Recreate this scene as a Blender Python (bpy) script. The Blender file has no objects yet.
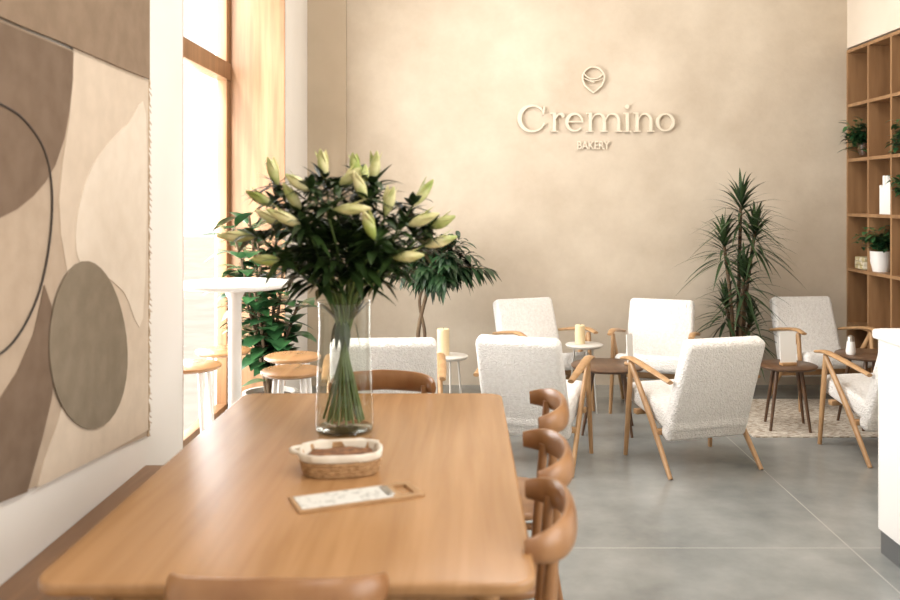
import bpy, bmesh, math, random
from mathutils import Vector, Matrix
R = random.Random(11)
sc = bpy.context.scene
pi = math.pi
def rad(a): return math.radians(a)

# ------------------------------------------------------------------ materials
def lin(c):
    out = []
    for v in c:
        v /= 255.0
        out.append(v/12.92 if v <= .04045 else ((v+.055)/1.055)**2.4)
    return (*out, 1.0)

def M(name, col, rough=.5, col2=None, scale=4, stretch=(1,1,1), bump=0, bscale=60, bdist=.004,
      metal=0, detail=5, spec=.5, voro=False, sheen=0, dist=0, lo=.35, hi=.65, bstretch=(1,1,1), nr=.5):
    m = bpy.data.materials.new(name); m.use_nodes = True
    nt = m.node_tree; b = nt.nodes['Principled BSDF']
    b.inputs['Base Color'].default_value = lin(col)
    b.inputs['Roughness'].default_value = rough
    b.inputs['Metallic'].default_value = metal
    b.inputs['Specular IOR Level'].default_value = spec
    if sheen: b.inputs['Sheen Weight'].default_value = sheen
    tc = nt.nodes.new('ShaderNodeTexCoord')
    if col2:
        mp = nt.nodes.new('ShaderNodeMapping'); mp.inputs['Scale'].default_value = stretch
        nz = nt.nodes.new('ShaderNodeTexNoise'); nz.inputs['Scale'].default_value = scale
        nz.inputs['Detail'].default_value = detail; nz.inputs['Distortion'].default_value = dist
        nz.inputs['Roughness'].default_value = nr
        cr = nt.nodes.new('ShaderNodeValToRGB')
        cr.color_ramp.elements[0].position = lo; cr.color_ramp.elements[0].color = lin(col)
        cr.color_ramp.elements[1].position = hi; cr.color_ramp.elements[1].color = lin(col2)
        nt.links.new(tc.outputs['Object'], mp.inputs['Vector'])
        nt.links.new(mp.outputs['Vector'], nz.inputs['Vector'])
        nt.links.new(nz.outputs['Fac'], cr.inputs['Fac'])
        nt.links.new(cr.outputs['Color'], b.inputs['Base Color'])
    if bump:
        mp2 = nt.nodes.new('ShaderNodeMapping'); mp2.inputs['Scale'].default_value = bstretch
        nt.links.new(tc.outputs['Object'], mp2.inputs['Vector'])
        if voro:
            n2 = nt.nodes.new('ShaderNodeTexVoronoi'); n2.inputs['Scale'].default_value = bscale; o = n2.outputs['Distance']
        else:
            n2 = nt.nodes.new('ShaderNodeTexNoise'); n2.inputs['Scale'].default_value = bscale; n2.inputs['Detail'].default_value = 4; o = n2.outputs['Fac']
        nt.links.new(mp2.outputs['Vector'], n2.inputs['Vector'])
        bp = nt.nodes.new('ShaderNodeBump'); bp.inputs['Strength'].default_value = bump; bp.inputs['Distance'].default_value = bdist
        nt.links.new(o, bp.inputs['Height']); nt.links.new(bp.outputs['Normal'], b.inputs['Normal'])
    return m

m_plaster = M('plaster_beige', (183,168,148), .9, (205,192,173), 1.5, bump=.4, bscale=7, bdist=.014, detail=14, lo=.32, hi=.68, nr=.64)
m_plaster2 = M('plaster_tan', (176,160,138), .9, (188,172,150), 1.5, detail=10)
m_plaster3 = M('plaster_light', (210,197,179), .9, (220,208,192), 1.5, detail=10)
m_cream = M('cream_paint', (228,222,214), .85, (233,228,221), 1.2)
m_ceil = M('ceiling_paint', (228,224,217), .9)
m_table = M('oak_honey', (150,110,70), .27, (178,136,93), 2.2, (11,.6,11), bump=.06, bscale=30, bstretch=(8,.6,8), bdist=.002, detail=9, dist=.5, spec=.5, lo=.25, hi=.75)
m_bench = M('bench_oak', (116,82,52), .45, (136,99,66), 3, (9,.7,9), detail=7, dist=.5)
m_chairw = M('chair_oak', (134,92,57), .33, (158,115,75), 4, (3,3,.6), detail=6)
m_legw = M('beech', (158,121,82), .4, (180,143,102), 4, (4,4,.6), detail=6)
m_walnut = M('walnut', (80,57,40), .35, (100,73,52), 4, (6,1,6), detail=6)
m_shelf = M('shelf_oak', (136,101,68), .5, (158,121,84), 3, (5,5,.6), detail=6)
m_winw = M('window_oak', (130,95,64), .45, (156,117,82), 3, (8,8,.5), detail=6)
m_boucle = M('boucle_white', (222,218,212), .95, (234,231,226), 60, bump=.95, bscale=110, bdist=.006, voro=True, sheen=.3)
m_white = M('white_lacquer', (236,234,229), .4)
m_counter = M('counter_white', (236,233,228), .5)
m_dark = M('dark_kick', (92,93,92), .6)
m_candle = M('wax_cream', (212,190,148), .5, (222,202,164), 6)
m_paper = M('paper_white', (236,234,228), .8)
m_papert = M('paper_printed', (214,212,205), .8, (160,159,152), 60, (1,1,1), lo=.5, hi=.75)
m_sign = M('sign_cream', (214,202,182), .6)
m_rope = M('jute_rope', (196,174,148), .95, (176,152,124), 60, bump=.6, bscale=200)
m_dleaf = M('leaf_dark', (24,44,26), .35, (46,74,42), 9, spec=.5)
m_rleaf = M('leaf_rubber', (30,64,38), .28, (62,106,60), 6, spec=.6)
m_drac = M('leaf_dracaena', (34,54,32), .45, (66,86,50), 9)
m_lleaf = M('leaf_lily', (24,40,19), .4, (54,76,34), 10)
m_stem = M('stem_green', (78,100,52), .5, (102,122,66), 10)
m_bud = M('lily_bud', (152,166,84), .45, (220,212,160), 12, lo=.38, hi=.62)
m_bark = M('bark', (92,74,56), .85, (116,96,72), 14, bump=.5)
m_pot = M('pot_stone', (196,190,180), .7, (182,174,162), 8)
m_soil = M('soil', (52,38,28), .95)
m_wick = M('rattan', (160,120,78), .7, (198,158,112), 60, (1,1,3), bump=1, bscale=90, bdist=.008, bstretch=(1,1,2.2))
m_cloth = M('linen_white', (226,218,204), .9, (212,201,183), 20, bump=.3, bscale=60)
m_sugar = M('brown_sachets', (96,60,36), .8, (150,104,66), 50, bump=.5)
m_metal = M('brushed_metal', (190,188,182), .3, metal=.9)
m_stone = M('side_table_stone', (200,196,188), .5, (188,182,172), 8)
m_book = M('book_cloth', (190,176,130), .8, (222,214,192), 30, (.2,1,1), lo=.45, hi=.55)
m_black = M('ink_line', (44,38,34), .8)
m_fillw = M('fill_panel_white', (240,236,228), .6)  # casing of the added ceiling fill panels
m_pave = M('paving', (205,200,192), .9, (190,184,174), 3)
fab = dict(rough=.95, bump=.35, bscale=160, bdist=.002)
t_base = M('textile_sand', (176,157,136), col2=(168,149,128), scale=12, **fab)
t_flap = M('textile_taupe', (128,107,86), col2=(138,117,96), scale=12, **fab)
t_dark = M('textile_brown', (106,86,68), col2=(116,96,78), scale=12, **fab)
t_peach = M('textile_peach', (204,187,167), col2=(196,179,159), scale=12, **fab)
t_light = M('textile_ivory', (219,206,189), col2=(213,199,181), scale=12, **fab)
t_grey = M('textile_olive_grey', (122,109,90), col2=(132,119,100), scale=12, **fab)

def thin_glass(name, tint=(1,1,1,1), refl=.5, base=.03):
    m = bpy.data.materials.new(name); m.use_nodes = True; nt = m.node_tree; nt.nodes.clear()
    o = nt.nodes.new('ShaderNodeOutputMaterial'); mx = nt.nodes.new('ShaderNodeMixShader')
    t = nt.nodes.new('ShaderNodeBsdfTransparent'); g = nt.nodes.new('ShaderNodeBsdfGlossy')
    l = nt.nodes.new('ShaderNodeLayerWeight'); l.inputs['Blend'].default_value = .5
    p = nt.nodes.new('ShaderNodeMath'); p.operation = 'POWER'; p.inputs[1].default_value = 3
    q = nt.nodes.new('ShaderNodeMath'); q.operation = 'MULTIPLY_ADD'; q.inputs[1].default_value = refl; q.inputs[2].default_value = base
    t.inputs['Color'].default_value = tint; g.inputs['Roughness'].default_value = .04
    nt.links.new(l.outputs['Facing'], p.inputs[0]); nt.links.new(p.outputs[0], q.inputs[0]); nt.links.new(q.outputs[0], mx.inputs['Fac'])
    nt.links.new(t.outputs[0], mx.inputs[1])
    nt.links.new(g.outputs[0], mx.inputs[2]); nt.links.new(mx.outputs[0], o.inputs['Surface'])
    return m
m_glass = thin_glass('vase_glass', (.90,.92,.89,1), .8, .07)
m_water = thin_glass('water', (.90,.93,.87,1), .3)
m_pane = thin_glass('window_pane', (.99,.99,.99,1), .15, .01)

def floor_mat():
    m = M('polished_concrete', (110,113,111), .24, (150,151,147), 1.9, bump=.04, bscale=14, detail=14, spec=.5, lo=.3, hi=.7, nr=.6)
    nt = m.node_tree; b = nt.nodes['Principled BSDF']
    src = b.inputs['Base Color'].links[0].from_socket
    tc = nt.nodes.new('ShaderNodeTexCoord'); sp = nt.nodes.new('ShaderNodeSeparateXYZ')
    nt.links.new(tc.outputs['Object'], sp.inputs[0])
    outs = []
    for ax, off in (('X', 1.66), ('Y', 3.88)):
        a = nt.nodes.new('ShaderNodeMath'); a.operation = 'SUBTRACT'; a.inputs[1].default_value = off
        p = nt.nodes.new('ShaderNodeMath'); p.operation = 'PINGPONG'; p.inputs[1].default_value = 1.5
        l = nt.nodes.new('ShaderNodeMath'); l.operation = 'LESS_THAN'; l.inputs[1].default_value = .0035
        nt.links.new(sp.outputs[ax], a.inputs[0]); nt.links.new(a.outputs[0], p.inputs[0]); nt.links.new(p.outputs[0], l.inputs[0])
        outs.append(l.outputs[0])
    mxm = nt.nodes.new('ShaderNodeMath'); mxm.operation = 'MAXIMUM'
    nt.links.new(outs[0], mxm.inputs[0]); nt.links.new(outs[1], mxm.inputs[1])
    mc = nt.nodes.new('ShaderNodeMix'); mc.data_type = 'RGBA'
    nt.links.new(mxm.outputs[0], mc.inputs[0]); nt.links.new(src, mc.inputs[6]); mc.inputs[7].default_value = lin((160,160,154))
    nt.links.new(mc.outputs[2], b.inputs['Base Color'])
    return m
m_floor = floor_mat()

def rug_mat():
    m = M('rug_woven', (210,202,188), .95, (160,144,126), 26, (1,3.2,1), bump=.8, bscale=90, bdist=.006, detail=2, lo=.45, hi=.56)
    return m
m_rug = rug_mat()

# ------------------------------------------------------------------ mesh tools
def finish(bm, name, mat, parent=None, smooth=40, loc=None):
    me = bpy.data.meshes.new(name)
    bmesh.ops.recalc_face_normals(bm, faces=bm.faces[:])
    bm.to_mesh(me); bm.free()
    if smooth:
        for p in me.polygons: p.use_smooth = True
        me.set_sharp_from_angle(angle=rad(smooth))
    mats = mat if isinstance(mat, (list, tuple)) else [mat]
    for mm in mats: me.materials.append(mm)
    ob = bpy.data.objects.new(name, me); sc.collection.objects.link(ob)
    if parent: ob.parent = parent
    if loc: ob.location = loc
    return ob

def root(name, loc=(0,0,0), rot=0):
    e = bpy.data.objects.new(name, None); e.empty_display_size = .1
    e.location = loc; e.rotation_euler = (0,0,rad(rot)); sc.collection.objects.link(e)
    return e

def box(bm, c, s, rx=0, ry=0, rz=0, bev=0, seg=2, taper=None):
    mat = Matrix.Translation(c) @ Matrix.Rotation(rad(rz),4,'Z') @ Matrix.Rotation(rad(ry),4,'Y') @ Matrix.Rotation(rad(rx),4,'X') @ Matrix.Diagonal((*s,1))
    r = bmesh.ops.create_cube(bm, size=1)
    vs = r['verts']
    if taper:
        for v in vs:
            if v.co.z > 0: v.co.x *= taper
    bmesh.ops.transform(bm, matrix=mat, verts=vs)
    if bev:
        es = list({e for v in vs for e in v.link_edges})
        bmesh.ops.bevel(bm, geom=es, offset=bev, segments=seg, affect='EDGES', profile=.5)

def B2(bm, x0,x1,y0,y1,z0,z1, bev=0):
    box(bm, ((x0+x1)/2,(y0+y1)/2,(z0+z1)/2), (x1-x0,y1-y0,z1-z0), bev=bev)

def catmull(pts, k=6):
    P = [Vector(p) for p in pts]; P = [P[0]*2-P[1]] + P + [P[-1]*2-P[-2]]
    out = []
    for i in range(1, len(P)-2):
        for j in range(k):
            t = j/k
            out.append(.5*((2*P[i])+(P[i+1]-P[i-1])*t+(2*P[i-1]-5*P[i]+4*P[i+1]-P[i+2])*t*t+(3*P[i]-P[i-1]-3*P[i+1]+P[i+2])*t**3))
    out.append(P[-2]); return out

def tube(bm, pts, r, n=10, up=None, closed=False):
    P = [Vector(p) for p in pts]; N = len(P)
    if not isinstance(r, (list,)): r = [r]*N
    if len(r) != N:
        rr = []
        for i in range(N):
            f = i/(N-1)*(len(r)-1); a = min(int(f), len(r)-2); t = f-a
            if isinstance(r[0], tuple): rr.append(tuple(r[a][q]*(1-t)+r[a+1][q]*t for q in (0,1)))
            else: rr.append(r[a]*(1-t)+r[a+1]*t)
        r = rr
    rings = []; side = None
    for i in range(N):
        if closed: t = P[(i+1)%N]-P[i-1]
        else: t = P[min(i+1,N-1)]-P[max(i-1,0)]
        t.normalize()
        if up is not None:
            u = Vector(up); s = t.cross(u); s.normalize(); u = s.cross(t)
        else:
            if side is None:
                a = Vector((0,0,1)) if abs(t.z) < .9 else Vector((1,0,0)); side = t.cross(a).normalized()
            side = (side - t*side.dot(t)).normalized(); s = side; u = s.cross(t)
        ra = r[i] if isinstance(r[i], tuple) else (r[i], r[i])
        rings.append([bm.verts.new(P[i]+s*math.cos(2*pi*k/n)*ra[0]+u*math.sin(2*pi*k/n)*ra[1]) for k in range(n)])
    rng = range(N) if closed else range(N-1)
    for i in rng:
        a, b = rings[i], rings[(i+1)%N]
        for k in range(n): bm.faces.new((a[k], a[(k+1)%n], b[(k+1)%n], b[k]))
    if not closed:
        bm.faces.new(rings[0]); bm.faces.new(rings[-1][::-1])

def lathe(bm, prof, n=32, c=(0,0,0), sx=1, sy=1, wob=None, ex=1.0):
    rings = []
    for j,(rr,z) in enumerate(prof):
        if rr < 1e-5: rings.append([bm.verts.new((c[0],c[1],c[2]+z))])
        else:
            rg = []
            for k in range(n):
                a = 2*pi*k/n; w = wob(a,j) if wob else 0
                ca, sa = math.cos(a), math.sin(a)
                ca = math.copysign(abs(ca)**ex, ca); sa = math.copysign(abs(sa)**ex, sa)
                rg.append(bm.verts.new((c[0]+(rr+w)*ca*sx, c[1]+(rr+w)*sa*sy, c[2]+z+(w*.5))))
            rings.append(rg)
    for a, b in zip(rings, rings[1:]):
        if len(a)==1 and len(b)==1: continue
        for k in range(n):
            k2 = (k+1)%n
            if len(a)==1: bm.faces.new((a[0], b[k], b[k2]))
            elif len(b)==1: bm.faces.new((a[k], a[k2], b[0]))
            else: bm.faces.new((a[k], a[k2], b[k2], b[k]))

def prism(bm, outline, z0, z1, bev=0, M4=None):
    vs = [bm.verts.new((x,y,z0)) for x,y in outline]
    f = bm.faces.new(vs)
    r = bmesh.ops.extrude_face_region(bm, geom=[f])
    nv = [g for g in r['geom'] if isinstance(g, bmesh.types.BMVert)]
    for v in nv: v.co.z = z1
    allv = vs+nv
    if bev:
        es = {e for v in nv for e in v.link_edges if all(abs(w.co.z-z1)<1e-6 for w in e.verts)} | {e for v in vs for e in v.link_edges if all(abs(w.co.z-z0)<1e-6 for w in e.verts)}
        rb = bmesh.ops.bevel(bm, geom=list(es), offset=bev, segments=3, affect='EDGES', profile=.5)
        allv = list(set([v for v in allv if v.is_valid] + rb['verts']))
    if M4: bmesh.ops.transform(bm, matrix=M4, verts=allv)

def rrect(w, h, r, k=8, cx=0, cy=0):
    out = []
    for (sx,sy,a0) in ((1,1,0),(-1,1,90),(-1,-1,180),(1,-1,270)):
        for j in range(k+1):
            a = rad(a0+90*j/k)
            out.append((cx+sx*(w/2-r)+r*math.cos(a), cy+sy*(h/2-r)+r*math.sin(a)))
    return out

def leaf(bm, base, d, L, W, droop=.3, n=6, p=.8, fold=.2, up=(0,0,1), rollang=0):
    base = Vector(base); d = Vector(d).normalized(); u = Vector(up)
    s = d.cross(u)
    if s.length < .1: s = d.cross(Vector((1,0,0)))
    s.normalize(); nn = s.cross(d)
    if rollang:
        q = Matrix.Rotation(rollang,3,d); s = q@s; nn = q@nn
    prev = None
    for i in range(n+1):
        t = i/n
        w = W/2*max(.03, math.sin(pi*min(1,t**p)))
        c = base + d*L*t + Vector((0,0,-1))*droop*L*t*t
        row = (bm.verts.new(c-s*w+nn*fold*w), bm.verts.new(c), bm.verts.new(c+s*w+nn*fold*w))
        if prev:
            bm.faces.new((prev[0],prev[1],row[1],row[0])); bm.faces.new((prev[1],prev[2],row[2],row[1]))
        prev = row

def rdir(zlo=-.3, zhi=1.0):
    a = R.uniform(0,2*pi); z = R.uniform(zlo,zhi); q = math.sqrt(max(0,1-z*z)); return Vector((q*math.cos(a), q*math.sin(a), z))

def cached(fn):
    store = {}
    def wrap(name, loc, rot=0, key=None, **kw):
        k = (key, tuple(sorted(kw.items())))
        e = root(name, loc, rot)
        if k in store:
            for (n, me) in store[k]:
                o = bpy.data.objects.new(n, me); sc.collection.objects.link(o); o.parent = e
        else:
            fn(e, **kw)
            store[k] = [(c.name, c.data) for c in e.children]
        return e
    return wrap

# ------------------------------------------------------------------ room
XL, XR, YB, YF, ZC = -1.27, 3.10, 7.30, -2.0, 4.0
XO = XL-.5
bm = bmesh.new(); B2(bm, XO, 3.6, YF-.2, YB+.3, -.12, 0); finish(bm, 'floor', m_floor, smooth=0)
bm = bmesh.new(); B2(bm, XO, 3.6, YF-.2, YB+.3, ZC, ZC+.15); finish(bm, 'ceiling', m_ceil, smooth=0)
bm = bmesh.new(); B2(bm, XO, 3.6, YB, YB+.3, 0, ZC); finish(bm, 'wall_back', m_plaster, smooth=0)
bm = bmesh.new(); B2(bm, XL, -.96, YB-.05, YB, 0, ZC); finish(bm, 'trim_pilaster', m_plaster2, smooth=0)
bm = bmesh.new(); B2(bm, XO, 3.6, YF-.2, YF, 0, ZC); finish(bm, 'wall_front', m_cream, smooth=0)
bm = bmesh.new()
B2(bm, XO, XL, YF, 4.05, 0, ZC); B2(bm, XO, XL, 6.37, YB, 0, ZC); B2(bm, XO, XL, 4.05, 6.37, 3.7, ZC)
finish(bm, 'wall_left', m_cream, smooth=0)
bm = bmesh.new()
B2(bm, XR, XR+.5, 4.6, YB, 2.73, ZC); B2(bm, XR+.36, XR+.5, 4.6, YB, 0, 2.73)
B2(bm, XR, XR+.5, 2.6, 4.6, 0, ZC); B2(bm, XR, XR+.5, YF, -1.4, 0, ZC)
B2(bm, XR, XR+.5, -1.4, 2.6, 0, .5); B2(bm, XR, XR+.5, -1.4, 2.6, 3.5, ZC)  # opening added to let in side fill
finish(bm, 'wall_right', m_plaster3, smooth=0)

w = root('window_1')
bm = bmesh.new()
xw = XL-.46
B2(bm, xw, xw+.07, 4.06, 6.35, 0, .08, .004); B2(bm, xw, xw+.07, 4.06, 6.35, 3.62, 3.7, .004)
B2(bm, xw-.01, xw+.08, 4.06, 6.35, 2.34, 2.46, .004)
for y in (4.06, 5.15, 6.27): B2(bm, xw, xw+.07, y, y+.08, .0, 3.7, .004)
finish(bm, 'frame', m_winw, w)
bm = bmesh.new(); B2(bm, XL-.45, XL-.002, 6.35, 6.369, 0, 3.7); B2(bm, XL-.45, XL-.002, 4.051, 4.065, 0, 3.7); B2(bm, XL-.45, XL-.002, 4.065, 6.35, 3.68, 3.699)
finish(bm, 'reveal_lining', m_winw, w, 0)
bm = bmesh.new(); B2(bm, xw+.03, xw+.036, 4.14, 6.27, .08, 3.62); finish(bm, 'pane', m_pane, w, 0)
w = root('fill_window')  # unseen window, added so fill can enter from the right
bm = bmesh.new()
for y in (-1.4, -.1, 1.2, 2.52): B2(bm, XR+.3, XR+.38, y, y+.08, .5, 3.5)
B2(bm, XR+.3, XR+.38, -1.4, 2.6, .5, .58); B2(bm, XR+.3, XR+.38, -1.4, 2.6, 3.42, 3.5)
finish(bm, 'frame', m_winw, w)
bm = bmesh.new(); B2(bm, -30, 30, -20, 40, -.2, -.13); finish(bm, 'ground', m_pave, smooth=0)

# ------------------------------------------------------------------ bookshelf (built-in)
bs = root('bookshelf')
bm = bmesh.new()
zs = [2.70-.44*i for i in range(7)]
for z in zs: B2(bm, XR-.005, XR+.34, 4.62, YB-.002, z-.0125, z+.0125)
y = YB-.014
while y > 4.6:
    B2(bm, XR-.006, XR+.34, y-.0125, y+.0125, .001, 2.71); y -= .375
finish(bm, 'boards', m_shelf, bs, 0)
bm = bmesh.new(); B2(bm, XR+.335, XR+.355, 4.62, YB-.002, .001, 2.71); finish(bm, 'back_panel', m_shelf, bs, 0)

def trailing_plant(name, loc, n, spread, drop, mat, potm=None, ps=1, ls=1):
    e = root(name, loc)
    bm = bmesh.new(); lathe(bm, [(0,0),(.045*ps,0),(.06*ps,.06*ps),(.062*ps,.12*ps),(.055*ps,.12*ps),(.05*ps,.10*ps),(0,.10*ps)], 24); finish(bm, 'pot', potm or m_white, e)
    bm = bmesh.new(); bs2 = bmesh.new()
    for i in range(n):
        a = R.uniform(0,2*pi); q = R.uniform(.3,1)*spread
        tip = Vector((math.cos(a)*q*.9-.02, math.sin(a)*q, .13*ps+R.uniform(-drop, spread*1.1)))
        mid = Vector((tip.x*.5, tip.y*.5, .15*ps+R.uniform(0,.05)))
        P = catmull([(0,0,.10*ps), mid, tip], 5)
        tube(bs2, P, .0015, 5)
        for p in P[3:]:
            leaf(bm, p, rdir(-.3,.6), R.uniform(.035,.06)*ls, R.uniform(.02,.03)*ls, .3, 4)
    finish(bs2, 'stems', m_stem, e); finish(bm, 'leaves', mat, e, 60)
trailing_plant('potted_plant', (XR+.05, 7.10, 1.853), 46, .17, .08, m_rleaf, m_walnut, .8, 1.6)
trailing_plant('potted_plant', (XR+.08, 6.88, .953), 48, .16, .0, m_rleaf, None, 1.3, 1.5)
trailing_plant('potted_plant', (XR+.07, 6.40, 1.833), 34, .14, .14, m_rleaf, m_walnut, .8, 1.3)
trailing_plant('potted_plant', (XR+.07, 6.34, 1.393), 44, .17, .0, m_rleaf, m_white, 1, 1.5)
bm = bmesh.new()
for i in range(3): box(bm, (XR+.11, 7.10, .953+.018+.032*i), (.20,.18-.015*i,.03), rz=4*i-4, bev=.003)
finish(bm, 'stacked_books', m_book)
bm = bmesh.new()
yy = 6.62
for i in range(7):
    t = R.uniform(.02,.035); h = R.uniform(.2,.29); B2(bm, XR+.03, XR+.24, yy, yy+t-.002, 1.393, 1.393+h, .002); yy += t
finish(bm, 'upright_books', m_paper)

# ------------------------------------------------------------------ tapestry on left wall
tp = root('wall_tapestry', (XL, 0, 0))
def wallpt(px, py):      # image pixels of the wall hanging -> (y, z) on the wall plane
    y = 1130.0/(465-px); return (y, 1.5-(py-200)/900*y)
def patch(name, pts, x0, x1, mat):
    P = [wallpt(*p) for p in pts]
    bm = bmesh.new()
    Mx = Matrix(((0,0,1,0),(1,0,0,0),(0,1,0,0),(0,0,0,1)))
    prism(bm, P, x0, x1, M4=Mx)
    bmesh.ops.triangulate(bm, faces=bm.faces[:])
    finish(bm, name, mat, tp, 0)
def sm(pts, k=5):
    Q = [(a,b,0) for a,b in pts]; n = len(Q); full = catmull(Q[-2:]+Q+Q[:2], k)
    return [(v.x,v.y) for v in full[2*k:(n+2)*k]]
patch('canvas', [(-160,560),(0,503),(60,476),(110,452),(148,436),(149,300),(149,82),(-160,-50)], .001, .010, t_base)
patch('peach_field', [(74,45),(149,80),(149,430),(110,452),(38,488),(45,462),(58,425),(68,390),(73,350),(72,310),(68,270),(62,235),(60,200),(64,160),(70,120),(74,80)], .010, .012, t_peach)
patch('dark_band', [(-160,-45),(74,52),(73,80),(70,110),(65,138),(56,165),(46,182),(34,196),(18,209),(0,218),(-60,250),(-160,300)], .010, .0135, t_dark)
patch('lower_band', [(-100,540),(-60,460),(0,400),(18,372),(34,335),(41,305),(45,285),(52,305),(56,330),(57,365),(52,400),(43,438),(34,470),(28,492),(0,503)], .010, .0132, t_dark)
patch('ivory_shape', sm([(146,114),(128,124),(106,146),(90,172),(80,204),(76,236),(80,262),(100,272),(124,292),(143,318)],4), .012, .0145, t_light)
patch('grey_oval', [(88+39*math.cos(a)*(1+.08*math.sin(a)), 345+84*math.sin(a)+(6*math.cos(a))) for a in [2*pi*i/36 for i in range(36)]], .0145, .017, t_grey)
patch('top_flap', [(-160,-330),(148,-260),(148,79),(120,68),(90,55),(60,42),(40,34),(20,26),(-160,-52)], .012, .022, t_flap)
P = [(-60,330),(-30,362),(0,354),(22,330),(40,290),(50,240),(52,190),(44,150),(24,120),(0,104),(-40,88)]
bm = bmesh.new()
tube(bm, catmull([(.0145, *wallpt(*p)) for p in P], 5), .0032, 6); finish(bm, 'stitched_line', m_black, tp)
bm = bmesh.new(); pts = []
for i in range(70):
    z = 1.985-i*(1.985-.56)/69
    pts.append((.010+.002*math.sin(i*2.1), 3.582+.006*math.sin(i*1.7), z))
tube(bm, catmull(pts,2), .005, 6)
for i in range(60):
    z = 1.96-i*.0235; tube(bm, [(.010,3.584,z),(.010,3.605+R.uniform(-.008,.018),z-.018)], [.0032,.0014], 5)
finish(bm, 'rope_edge', m_rope, tp)

# ------------------------------------------------------------------ bench
be = root('wall_bench')
bm = bmesh.new(); B2(bm, XL+.002, -.87, -1.2, 3.57, .41, .45, .006); finish(bm, 'seat_board', m_bench, be)
bm = bmesh.new(); B2(bm, XL+.05, -.95, -1.15, 3.5, 0, .41, .004); finish(bm, 'base', m_bench, be)

# ------------------------------------------------------------------ dining table
dt = root('dining_table', (-.357, 2.63, 0))
bm = bmesh.new(); prism(bm, rrect(1.0, 1.74, .06), .722, .75, bev=.008); finish(bm, 'tabletop', m_table, dt)
bm = bmesh.new()
B2(bm,-.40,.40,-.74,-.715,.65,.722); B2(bm,-.40,.40,.715,.74,.65,.722); B2(bm,-.41,-.385,-.73,.73,.65,.722); B2(bm,.385,.41,-.73,.73,.65,.722)
finish(bm, 'apron', m_table, dt)
for i,(sx,sy) in enumerate(((1,1),(1,-1),(-1,1),(-1,-1))):
    bm = bmesh.new(); tube(bm, [(sx*.42,sy*.77,0),(sx*.40,sy*.74,.722)], [.018,.028], 14); finish(bm, f'leg_{i+1}', m_table, dt)

# ------------------------------------------------------------------ dining chairs
@cached
def dining_chair(e):
    bm = bmesh.new(); prism(bm, rrect(.42,.40,.12,cx=0,cy=-.02), .43, .455, bev=.008); finish(bm, 'seat', m_chairw, e)
    bm = bmesh.new()
    pts, rr = [], []
    for i in range(25):
        a = -1+2*i/24; x = .205*math.sin(a*pi/2*.98); yb = .235-.105*abs(a)**2.2
        pts.append((x, yb, .765-.012*abs(a))); k = 1-abs(a)**3*.45
        rr.append((.013*k+.003, .043*k))
    tube(bm, pts, rr, 14, up=(0,-.15,1)); finish(bm, 'crest_rail', m_chairw, e)
    for i,s in enumerate((1,-1)):
        bm = bmesh.new(); tube(bm, catmull([(s*.19,.23,0),(s*.175,.175,.3),(s*.17,.17,.46),(s*.165,.19,.75)],5), [.012,.018,.018,.013], 12); finish(bm, f'back_leg_{i+1}', m_chairw, e)
        bm = bmesh.new(); tube(bm, [(s*.19,-.2,0),(s*.16,-.16,.435)], [.012,.019], 12); finish(bm, f'front_leg_{i+1}', m_chairw, e)
    bm = bmesh.new(); tube(bm, [(-.17,.175,.40),(.17,.175,.40)], .012, 10); tube(bm, [(-.16,-.16,.40),(.16,-.16,.40)], .012, 10)
    tube(bm, [(-.165,-.16,.40),(-.17,.175,.40)], .012, 10); tube(bm, [(.165,-.16,.40),(.17,.175,.40)], .012, 10)
    finish(bm, 'seat_frame', m_chairw, e)
dining_chair('dining_chair', (.115, 3.20, 0), -90)
dining_chair('dining_chair', (.058, 2.60, 0), -88)
dining_chair('dining_chair', (.012, 2.13, 0), -94)
dining_chair('dining_chair', (-.362, 1.88, 0), 180)
dining_chair('dining_chair', (-.33, 3.45, 0), 0)

# ------------------------------------------------------------------ lounge armchairs
@cached
def armchair(e, w=.50):
    h = w/2
    bm = bmesh.new(); box(bm, (0,-.035,.325), (w,.50,.12), rx=-11, bev=.035, seg=4); finish(bm, 'seat_cushion', m_boucle, e, 60)
    bm = bmesh.new(); box(bm, (0,.230,.465), (w,.095,.61), rx=-21, bev=.032, seg=4, taper=.95); finish(bm, 'backrest', m_boucle, e, 60)
    hx = h+.022
    for i,s in enumerate((1,-1)):
        bm = bmesh.new()
        tube(bm, [(s*(hx+.01),-.245,0),(s*hx,-.225,.30),(s*hx,-.195,.555)], [(.012,.014),(.015,.02),(.014,.018)], 12, up=(0,1,.2)); finish(bm, f'front_leg_{i+1}', m_legw, e)
        bm = bmesh.new()
        tube(bm, [(s*(hx+.01),.26,0),(s*hx,.03,.28),(s*hx,-.195,.545)], [(.012,.014),(.015,.022),(.014,.018)], 12, up=(0,1,.6)); finish(bm, f'rear_leg_{i+1}', m_legw, e)
        bm = bmesh.new()
        tube(bm, catmull([(s*(hx+.004),-.29,.562),(s*(hx+.006),-.17,.575),(s*(hx+.006),.05,.548),(s*(hx),.24,.515)],6), [(.020,.009),(.027,.013),(.025,.013),(.018,.011)], 12, up=(0,0,1)); finish(bm, f'armrest_{i+1}', m_legw, e)
    bm = bmesh.new(); box(bm,(0,-.15,.275),(2*hx,.04,.03),bev=.004); box(bm,(0,.09,.215),(2*hx,.04,.03),bev=.004); finish(bm, 'cross_rails', m_legw, e)
armchair('armchair', (.40, 5.20, 0), 160)
armchair('armchair', (.56, 6.52, 0), 22)
armchair('armchair', (1.37, 6.46, 0), -20)
armchair('armchair', (1.295, 5.16, 0), 198, w=.51)
armchair('armchair', (2.62, 6.62, 0), 6)
armchair('armchair', (2.50, 5.34, 0), 190)
armchair('armchair', (-.46, 5.16, 0), 184, w=.60)

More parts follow.
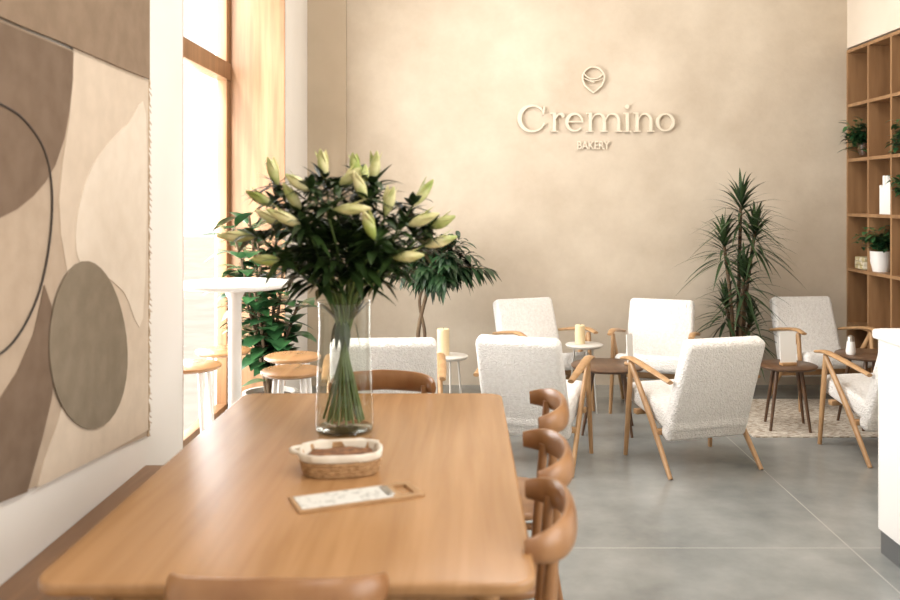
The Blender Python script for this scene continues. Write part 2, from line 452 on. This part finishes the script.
# ------------------------------------------------------------------ side tables
@cached
def round_table(e, r=.2, h=.42, top=None, legm=None):
    tm = {'walnut':m_walnut,'stone':m_stone,'white':m_white,'oak':m_table}
    bm = bmesh.new(); lathe(bm, [(0,h-.022),(r-.012,h-.022),(r,h-.010),(r,h-.004),(r-.005,h),(0,h)], 40); finish(bm, 'top', tm[top], e)
    n = 3 if r < .16 else 4
    for i in range(n):
        a = 2*pi*i/n+.6; c,s = math.cos(a), math.sin(a)
        bm = bmesh.new(); tube(bm, [(c*r*.92,s*r*.92,0),(c*r*.55,s*r*.55,h-.02)], [.009,.014] if r>.16 else [.006,.007], 10); finish(bm, f'leg_{i+1}', tm[legm], e)
round_table('coffee_table', (.93, 5.86, 0), 0, r=.24, h=.43, top='walnut', legm='walnut')
round_table('side_table', (.83, 6.26, 0), 0, r=.13, h=.50, top='stone', legm='stone')
round_table('side_table', (-.10, 5.80, 0), 0, r=.12, h=.50, top='stone', legm='stone')
round_table('side_table', (2.12, 5.92, 0), 0, r=.19, h=.42, top='walnut', legm='walnut')
round_table('side_table', (2.69, 5.98, 0), 20, r=.22, h=.48, top='walnut', legm='walnut')

def candle(loc, r, h):
    e = root('pillar_candle', loc)
    bm = bmesh.new(); lathe(bm, [(0,0),(r,0),(r,h-.004),(r-.004,h),(r*.5,h-.004),(0,h-.006)], 24); finish(bm, 'wax', m_candle, e)
    bm = bmesh.new(); tube(bm, [(0,0,h-.008),(.002,0,h+.008)], .0015, 6); finish(bm, 'wick', m_black, e)
candle((-.14, 5.80, .501), .040, .17)
candle((.80, 6.26, .501), .035, .13)
def card(loc, rot, w=.10, h=.19):
    e = root('table_menu', loc, rot)
    bm = bmesh.new(); box(bm, (0,0,.010), (w*.9,.05,.02), bev=.003); finish(bm, 'holder', m_legw, e)
    bm = bmesh.new(); box(bm, (0,0,.018+h/2), (w,.004,h), rx=-4); finish(bm, 'sheet', m_paper, e)
card((2.11, 5.88, .421), 8, .11, .20); card((1.07, 5.84, .431), 40, .06, .18)
e = root('sugar_shaker', (2.55, 5.95, .481))
bm = bmesh.new(); lathe(bm, [(0,0),(.028,0),(.032,.02),(.024,.085),(0,.085)], 20); finish(bm, 'jar', m_white, e)
bm = bmesh.new(); lathe(bm, [(0,.086),(.025,.086),(.022,.115),(.008,.125),(0,.126)], 20); finish(bm, 'cap', m_metal, e)

bm = bmesh.new(); prism(bm, rrect(1.24, 1.08, .02, cx=0, cy=0), 0, .006)
o = finish(bm, 'area_rug', m_rug, smooth=0); o.location = (2.44, 6.22, .0005)

# ------------------------------------------------------------------ bar table and stools
bt = root('bar_table', (-1.12, 4.38, 0))
bm = bmesh.new(); lathe(bm, [(0,1.075),(.25,1.075),(.272,1.085),(.272,1.096),(.268,1.10),(0,1.10)], 56); finish(bm, 'top', m_white, bt)
bm = bmesh.new(); lathe(bm, [(0,.012),(.035,.012),(.032,.05),(.032,1.02),(.06,1.075),(0,1.075)], 28); finish(bm, 'column', m_white, bt)
bm = bmesh.new(); lathe(bm, [(0,0),(.13,0),(.13,.008),(.03,.018),(0,.018)], 40); finish(bm, 'base', m_white, bt)
@cached
def bar_stool(e):
    bm = bmesh.new(); lathe(bm, [(0,.655),(.135,.655),(.148,.665),(.148,.674),(.14,.68),(0,.678)], 36); finish(bm, 'seat', m_table, e)
    for i in range(4):
        a = pi/4+i*pi/2; c,s = math.cos(a), math.sin(a)
        bm = bmesh.new(); tube(bm, [(c*.15,s*.15,0),(c*.09,s*.09,.656)], [.011,.013], 10); finish(bm, f'leg_{i+1}', m_white, e)
    bm = bmesh.new(); tube(bm, [(.135*math.cos(2*pi*k/28), .135*math.sin(2*pi*k/28), .2) for k in range(28)], .007, 8, closed=True); finish(bm, 'foot_ring', m_white, e)
bar_stool('bar_stool', (-1.37, 4.50, 0), 0)
bar_stool('bar_stool', (-1.33, 4.95, 0), 20)
bar_stool('bar_stool', (-.84, 4.36, 0), 0)
bar_stool('bar_stool', (-.91, 4.76, 0), 0)

# ------------------------------------------------------------------ counter
cn = root('service_counter', (-.025,0,0))
bm = bmesh.new(); prism(bm, rrect(.9, 1.9, .06, cx=1.785+.45, cy=2.93), .10, .91, bev=.004); finish(bm, 'body', m_counter, cn)
bm = bmesh.new(); prism(bm, rrect(.94, 1.94, .07, cx=1.785+.45, cy=2.93), .91, .945, bev=.008); finish(bm, 'top', m_counter, cn)
bm = bmesh.new(); prism(bm, rrect(.88, 1.88, .05, cx=1.785+.45, cy=2.93), 0, .10); finish(bm, 'kick_plate', m_dark, cn)

# ------------------------------------------------------------------ wall sign
sg = root('wall_sign', (0, YB, 0))
K = .00799; OX = (517-465)/900*YB; OZ = 1.5+(200-132)/900*YB
MS = Matrix(((K,0,0,OX),(0,0,-1,0),(0,K,0,OZ),(0,0,0,1)))  # (x,y,depth)
lay = [0]
def strip(bm, pts, ws, d0=.006, d1=.026):
    lay[0] += 1; d1 = d1+(lay[0]%9)*.0006
    P = [Vector((p[0],p[1])) for p in pts]; n = len(P)
    if not isinstance(ws, list): ws = [ws]*n
    if len(ws) != n:
        ww = []
        for i in range(n):
            f = i/(n-1)*(len(ws)-1); a = min(int(f),len(ws)-2); ww.append(ws[a]*(1-f+a)+ws[a+1]*(f-a))
        ws = ww
    rows = []
    for i in range(n):
        t = (P[min(i+1,n-1)]-P[max(i-1,0)]).normalized(); nn = Vector((-t.y,t.x))*ws[i]/2
        a = P[i]+nn; b = P[i]-nn
        rows.append([bm.verts.new(MS@Vector((q.x,q.y,d))) for q in (a,b) for d in (d0,d1)])
    for r0,r1 in zip(rows,rows[1:]):
        a0,a1,b0,b1 = r0; c0,c1,e0,e1 = r1
        bm.faces.new((a1,b1,e1,c1)); bm.faces.new((a0,c0,e0,b0)); bm.faces.new((a0,a1,c1,c0)); bm.faces.new((b0,e0,e1,b1))
    for r in (rows[0],rows[-1]): bm.faces.new((r[0],r[1],r[3],r[2]))
def arc(cx,cy,rx,ry,a0,a1,n=26): return [(cx+rx*math.cos(rad(a0+(a1-a0)*i/n)), cy+ry*math.sin(rad(a0+(a1-a0)*i/n))) for i in range(n+1)]
TH = 3.0
bm = bmesh.new()
def stem(x, y0, y1, serif_top=True):
    strip(bm, [(x,y0),(x,y1)], TH); strip(bm, [(x-3.7,y0+.6),(x+3.7,y0+.6)], 1.2)
    if serif_top: strip(bm, [(x-3.9,y1-.7),(x,y1-.7)], 1.3)
strip(bm, arc(15.5,13.5,13.2,13.0,33,322), [1.5,1.8,2.5,3.9,4.3,3.9,2.5,1.7,1.5])
strip(bm, [(27.2,25.5),(26.6,17.6)], 1.6); strip(bm, [(26.0,5.6),(27.6,8.8)], 1.4)
stem(37.6,0,19.4); strip(bm, arc(44.2,12.6,5.2,5.6,170,62,10), [1.5,1.8,2.2]); strip(bm, arc(46.2,16.2,.9,.9,0,360,12), 2.1)
strip(bm, arc(58.2,9.6,8.0,8.6,6,322), [1.6,1.8,2.4,3.5,3.3,2.4,1.7,1.4]); strip(bm, [(51,10.2),(67.0,10.2)], 1.3)
stem(74,0,19.4)
for x in (88.2,102.6): strip(bm, [(x,0),(x,13)], TH); strip(bm, [(x-3.7,.6),(x+3.7,.6)], 1.2)
for x in (74,88.2): strip(bm, [(x+1.2,12)]+arc(x+8.2,11.6,6.1,6.6,140,0,14), [1.2,1.6,2.4,TH])
stem(111.6,0,19.4); strip(bm, arc(111.2,25.4,1.1,1.1,0,360,14), 2.3)
stem(121.4,0,19.4); strip(bm, [(135.2,0),(135.2,13)], TH); strip(bm, [(131.5,.6),(138.9,.6)], 1.2); strip(bm, [(122.6,12)]+arc(129.2,11.6,6.0,6.6,140,0,14), [1.2,1.6,2.4,TH])
strip(bm, arc(150.0,9.6,8.0,8.4,0,360,40), [3.5,2.2,1.5,2.2,3.5,2.2,1.5,2.2,3.5])
finish(bm, 'lettering_main', m_sign, sg, 0)
bm = bmesh.new()
icx = 77.2; icy = 54.5
out = arc(icx, icy, 11, 11.2, -20, 200, 22) + [(icx-8.6,icy-7.5),(icx-4.2,icy-11.6),(icx,icy-14.6),(icx+4.2,icy-11.6),(icx+8.6,icy-7.5),(icx+10.3,icy-3.8)]
strip(bm, out, 1.4)
strip(bm, arc(icx, icy+12.5, 12, 13.5, 215, 325, 16), 1.2); strip(bm, arc(icx, icy+20, 20, 23, 242, 298, 12), .9)
strip(bm, [(icx-3,icy-1.0),(icx-2,icy-3.5),(icx+1,icy-4.5)], 1.0)
finish(bm, 'acorn_emblem', m_sign, sg, 0)
cu = bpy.data.curves.new('bakery_text','FONT'); cu.body='BAKERY'; cu.size=.092; cu.extrude=.006; cu.offset=.0012; cu.align_x='CENTER'
to = bpy.data.objects.new('tmp_text', cu); sc.collection.objects.link(to)
dg = bpy.context.evaluated_depsgraph_get(); me = bpy.data.meshes.new_from_object(to.evaluated_get(dg)); bpy.data.objects.remove(to)
me.materials.clear(); me.materials.append(m_sign)
lt = bpy.data.objects.new('lettering_small', me); sc.collection.objects.link(lt); lt.parent = sg
lt.rotation_euler = (rad(90),0,0); lt.location = (OX+77.0*K, -.014, OZ-17.4*K); lt.scale = (.80,1,1)

# ------------------------------------------------------------------ potted plants
def pot(e, r, h, mat=m_pot):
    bm = bmesh.new(); lathe(bm, [(0,0),(r*.72,0),(r*.78,.02),(r,h-.02),(r,h),(r-.02,h),(r-.025,h-.03),(0,h-.03)], 36); finish(bm, 'pot', mat, e)
    bm = bmesh.new(); lathe(bm, [(0,h-.026),(r-.03,h-.026),(r-.03,h-.031),(0,h-.031)], 30); finish(bm, 'soil', m_soil, e)

e = root('potted_dracaena', (2.10, 6.95, .0)); pot(e, .15, .30)
bt_ = bmesh.new(); bl = bmesh.new()
heads = [(.03,.0,1.46,.46),(-.12,-.06,1.18,.44),(.14,.0,1.26,.44),(.03,-.08,.92,.42),(-.08,.02,.70,.38),(.10,.0,.56,.32)]
for hx,hy,hz,L in heads:
    tube(bt_, catmull([(hx*.2,hy*.2,.27),(hx*.5,hy*.7,.27+(hz-.27)*.5),(hx,hy,hz)],6), [.02,.014,.012], 10)
    for i in range(66):
        t = i/66; z = hz-.16+.2*t
        a = i*2.4; el = -.35+1.75*t+R.uniform(-.15,.15)
        d = Vector((math.cos(a)*math.cos(el), math.sin(a)*math.cos(el), math.sin(el)))
        if d.y > 0.3: d.y *= .3
        leaf(bl, (hx,hy,z), d, L*R.uniform(.75,1.0)*(.75 if d.y>.1 else 1), .026, .40, 6, .55, .2)
finish(bt_, 'trunks', m_bark, e); finish(bl, 'leaves', m_drac, e, 60)

e = root('potted_ficus', (-.33, 6.72, 0)); pot(e, .15, .30)
bt_ = bmesh.new(); bl = bmesh.new()
tube(bt_, catmull([(0,0,.27),(-.02,0,.5),(.03,0,.75),(.08,0,.92)],6), [.018,.015,.012], 10)
tube(bt_, catmull([(.01,.01,.27),(.03,.0,.5),(-.01,0,.75),(.06,0,.92)],6), [.014,.012,.01], 10)
for i in range(60):
    d = rdir(-.45,1); q = R.uniform(.45,1)
    tip = Vector((.13+d.x*.38*q, d.y*.28*q, 1.01+d.z*.33*q))
    P = catmull([(.07,0,.88),((.07+tip.x)/2+R.uniform(-.03,.03), tip.y/2, (.9+tip.z)/2+.05), tip],5)
    tube(bt_, P, [.005,.0015], 5)
    for p in P[2:]:
        for _ in range(2):
            dd = (d+rdir(-.8,.5)*.9); leaf(bl, p, dd, R.uniform(.10,.15), R.uniform(.035,.05), .5, 5, .8, .15)
finish(bt_, 'trunk', m_bark, e); finish(bl, 'leaves', m_dleaf, e, 60)

e = root('potted_rubber_plant', (-1.20, 5.55, 0)); pot(e, .17, .32)
bt_ = bmesh.new(); bl = bmesh.new()
for (tx,ty,tz) in ((-.12,-.05,1.40),(.10,-.08,1.12),(-.20,-.12,1.32),(.16,.05,.85),(-.05,-.2,.95),(.02,.1,1.36),(-.20,.1,1.16),(-.16,-.1,1.0),(-.05,-.12,1.24),(.1,-.1,.65)):
    P = catmull([(tx*.1,ty*.1,.3),(tx*.5,ty*.5,.3+(tz-.3)*.55),(tx,ty,tz)],7)
    tube(bt_, P, [.012,.008], 8)
    for i,p in enumerate(P[3:]):
        for j in range(2):
            a = i*2.4+j*2.6+tx*9; el = .35+R.uniform(-.4,.5)
            d = Vector((math.cos(a)*math.cos(el), math.sin(a)*math.cos(el), math.sin(el)))
            if p.x+d.x*.2 < -.42: d.x *= -.3
            b0 = p+d*.03; tube(bt_, [p,b0], .003, 5)
            leaf(bl, b0, d, R.uniform(.17,.24), R.uniform(.10,.13), .35, 8, .85, .15)
finish(bt_, 'stems', m_bark, e); finish(bl, 'leaves', m_rleaf, e, 60)

# ------------------------------------------------------------------ lily bouquet in glass vase
VX, VY = -.392, 2.93
e = root('flower_vase', (VX, VY, .75))
bm = bmesh.new(); lathe(bm, [(0,.016),(.085,.016),(.091,.010),(.094,.014),(.092,.10),(.083,.33),(.085,.420)], 48)
finish(bm, 'glass', m_glass, e, 50)
bm = bmesh.new(); lathe(bm, [(0,0),(.086,0),(.092,.006),(.091,.012),(.085,.0155),(0,.0155)], 48); finish(bm, 'glass_base', m_glass, e, 50)
bm = bmesh.new(); tube(bm, [(.085*math.cos(2*pi*k/48), .085*math.sin(2*pi*k/48), .420) for k in range(48)], .0014, 6, closed=True); finish(bm, 'rim', m_glass, e)
bm = bmesh.new(); lathe(bm, [(0,.168),(.0862,.168)], 40); finish(bm, 'water', m_water, e, 50)
bst = bmesh.new(); bl = bmesh.new(); bb = bmesh.new()
def bp(x, z, y): return Vector((x-VX, y, z-.75))
# (x, z, depth, bud direction x, bud direction z, length)
buds = [(-.455,1.57,.0,-.2,1,.10),(-.295,1.55,-.05,.15,1,.11),(-.40,1.54,-.08,.7,.6,.10),(-.40,1.47,-.19,1,.05,.12),(-.52,1.47,-.08,-.5,.8,.10),(-.50,1.42,-.16,-.8,.4,.12),
        (-.68,1.38,-.02,-1,.05,.12),(-.57,1.31,-.14,-1,.1,.09),(-.277,1.38,-.18,-.2,.6,.10),(-.252,1.45,-.10,.3,.9,.10),(-.17,1.48,.02,.6,.8,.11),(-.18,1.42,-.10,.9,.35,.11),
        (-.13,1.35,.0,1,.3,.11),(-.62,1.55,.05,-.4,1,.10),(-.62,1.48,.0,-1,.5,.11),(-.22,1.32,-.14,.8,.1,.10),(-.34,1.53,.05,.1,1,.09),(-.31,1.50,-.12,-.4,1,.10),
        (-.49,1.53,-.10,-.7,.5,.09),(-.11,1.41,-.04,1,.5,.09),(-.36,1.58,.06,-.2,1,.08),(-.58,1.42,-.05,-.9,.5,.10)]
NZ = .41
for (bx,bz,dy,dx,dz,L) in buds:
    T = bp(bx,bz,dy)
    neck = Vector((T.x*.16, T.y*.16, NZ)); bot = Vector((-T.x*.16+R.uniform(-.03,.03), -T.y*.2+R.uniform(-.03,.03), .03))
    d = Vector((dx, -.25 if dy<0 else .15, dz)).normalized()
    P = catmull([bot, neck, neck*.5+T*.5+Vector((0,0,.01)), T-d*.02, T], 7)
    tube(bst, P, [.0042,.0038,.003], 7)
    n=9; tube(bb, [T+d*L*k/(n-1) for k in range(n)], [.004,.011,.0155,.018,.0185,.0165,.013,.0085,.003], 9)
    for k in range(3):
        a = k*2.1; s1 = d.cross(Vector((.3,.9,.1))).normalized(); s2 = d.cross(s1)
        dd = d+(s1*math.cos(a)+s2*math.sin(a))*.28
        leaf(bb, T+d*L*.2, dd, L*.78, .027, -.05, 5, .8, .3)
    for i,p in enumerate(P[10:-1]):
        for _ in range(2):
            a = R.uniform(0,2*pi); el = R.uniform(-.4,.9)
            dd = Vector((math.cos(a)*math.cos(el), math.sin(a)*math.cos(el), math.sin(el)))
            leaf(bl, p, dd, R.uniform(.08,.13), R.uniform(.022,.034), R.uniform(.1,.6), 6, .7, .2)
    for _ in range(4):   # bracts near each flower
        a = R.uniform(0,2*pi)
        leaf(bl, T-d*.03, Vector((math.cos(a), math.sin(a), R.uniform(-.2,1.2))), R.uniform(.07,.11), R.uniform(.018,.028), .3, 5, .7, .2)
for i in range(210):   # dense foliage around and above the neck
    d = rdir(-.1,.9); p = Vector((d.x*.12, d.y*.10, NZ+.13+d.z*.10)); leaf(bl, p, d, R.uniform(.10,.16), R.uniform(.028,.045), R.uniform(.1,.5), 6, .75, .2)
for i in range(14):
    a = i*.45; tube(bst, [(-.055*math.cos(a), -.055*math.sin(a), .03),(.028*math.cos(a+.5), .028*math.sin(a+.5), NZ),(.09*math.cos(a),.09*math.sin(a),.60)], .0035, 6)
for i in range(16):  # submerged leaves
    a = i*.39; leaf(bl, (.03*math.cos(a),.03*math.sin(a),.36), Vector((math.cos(a)*.25,math.sin(a)*.25,R.choice((-1,.3)))), .09, .02, .1, 5)
finish(bst, 'stems', m_stem, e); finish(bl, 'foliage', m_lleaf, e, 60); finish(bb, 'lily_buds', m_bud, e, 60)

# ------------------------------------------------------------------ basket
e = root('bread_basket', (-.345, 2.50, .75), 8)
def sup(prof, bm, wob=None): lathe(bm, prof, 64, sx=1, sy=.78, wob=wob, ex=.66)
bm = bmesh.new(); sup([(0,.002),(.092,.002),(.10,.010),(.108,.055),(.104,.058),(.095,.015),(0,.010)], bm)
finish(bm, 'woven_body', m_wick, e, 60)
bm = bmesh.new()
for zz,rr in ((.006,.099),(.016,.1035),(.026,.1055),(.036,.1075)):
    tube(bm, [((rr+.0015*math.cos(k*pi))*math.copysign(abs(math.cos(2*pi*k/64))**.66, math.cos(2*pi*k/64)), .78*(rr+.0015*math.cos(k*pi))*math.copysign(abs(math.sin(2*pi*k/64))**.66, math.sin(2*pi*k/64)), zz) for k in range(64)], .0048, 6, closed=True)
finish(bm, 'woven_bands', m_wick, e, 60)
bm = bmesh.new(); sup([(.1125,.044),(.115,.048),(.115,.060),(.112,.064),(.107,.064),(.103,.058),(.098,.03),(.09,.018),(0,.016)], bm, wob=lambda a,j: .0014*math.sin(9*a+j)+.001*math.sin(17*a)); finish(bm, 'linen_liner', m_cloth, e, 70)
bm = bmesh.new(); sup([(0,.050),(.06,.048),(.09,.044),(.096,.036),(.09,.02),(0,.018)], bm, wob=lambda a,j: .003*math.sin(7*a+2*j)); finish(bm, 'sachets', m_sugar, e, 60)
bm = bmesh.new(); tube(bm, catmull([(-.110,-.03,.060),(-.130,-.018,.062),(-.134,.008,.062),(-.110,.03,.060)],6), .006, 10); finish(bm, 'handle', m_cloth, e)

# ------------------------------------------------------------------ clipboard menu
e = root('menu_board', (-.272, 2.265, .7505), 23.5)
bm = bmesh.new()
B2(bm, -.16, .105, -.059, .059, 0, .006); B2(bm, .142, .16, -.059, .059, 0, .006)
B2(bm, .105, .142, -.059, -.036, 0, .006); B2(bm, .105, .142, .036, .059, 0, .006)
finish(bm, 'board', m_legw, e, 0)
bm = bmesh.new(); B2(bm, -.150, .082, -.048, .048, .0062, .0070); finish(bm, 'sheet', m_papert, e, 0)
bm = bmesh.new(); B2(bm, .07, .09, -.035, .035, .0071, .010, .0012); finish(bm, 'clip', m_metal, e)

# ------------------------------------------------------------------ lights
def area(name, loc, rot, sx, sy, pw, col=(1,.96,.9)):
    l = bpy.data.lights.new(name,'AREA'); l.shape='RECTANGLE'; l.size=sx; l.size_y=sy; l.energy=pw; l.color=col
    o = bpy.data.objects.new(name,l); o.location=loc; o.rotation_euler=[rad(a) for a in rot]; sc.collection.objects.link(o); return o
for i,(x,y) in enumerate(((.9,5.3),(.9,2.6),(.9,-.3))):  # unseen panels with area lamps, added as soft fill from above
    e = root('ceiling_fill_panel', (x,y,0))
    bm = bmesh.new(); prism(bm, rrect(1.3,1.3,.05), 3.93, 3.999); finish(bm, 'fill_housing', m_fillw, e)
    area(f'ceiling_fill_{i+1}', (x,y,3.92), (0,0,0), 1.25, 1.25, (46,42,34)[i], (1,.975,.94))
area('daylight_left', (-1.95, 5.2, 1.95), (0,-90,0), 3.4, 2.2, 300, (1,.99,.98))
area('fill_right', (3.6, .6, 2.0), (0,90,0), 2.8, 3.8, 150, (1,.985,.97))  # added fill lamp, shines in through the made-up right window
s = bpy.data.lights.new('sun','SUN'); s.energy = 4; s.angle = rad(4); s.color=(1,.95,.87)
so = bpy.data.objects.new('sun', s); sc.collection.objects.link(so)
so.rotation_euler = Vector((.2,1,-.5)).to_track_quat('-Z','Y').to_euler()
wd = bpy.data.worlds.new('World'); sc.world = wd; wd.use_nodes = True
bg = wd.node_tree.nodes['Background']; bg.inputs[0].default_value = (1,.985,.96,1); bg.inputs[1].default_value = 1.5

try: sc.view_settings.view_transform = 'Standard'
except Exception: pass

# ------------------------------------------------------------------ camera
cd = bpy.data.cameras.new('camera'); cam = bpy.data.objects.new('camera', cd); sc.collection.objects.link(cam)
cam.location = (0,0,1.5); cam.rotation_euler = (rad(90),0,0)
cd.sensor_width = 36; cd.lens = 36; cd.shift_x = -15/900; cd.shift_y = -100/900
cd.dof.use_dof = True; cd.dof.focus_distance = 5.4; cd.dof.aperture_fstop = 2.6
sc.camera = cam
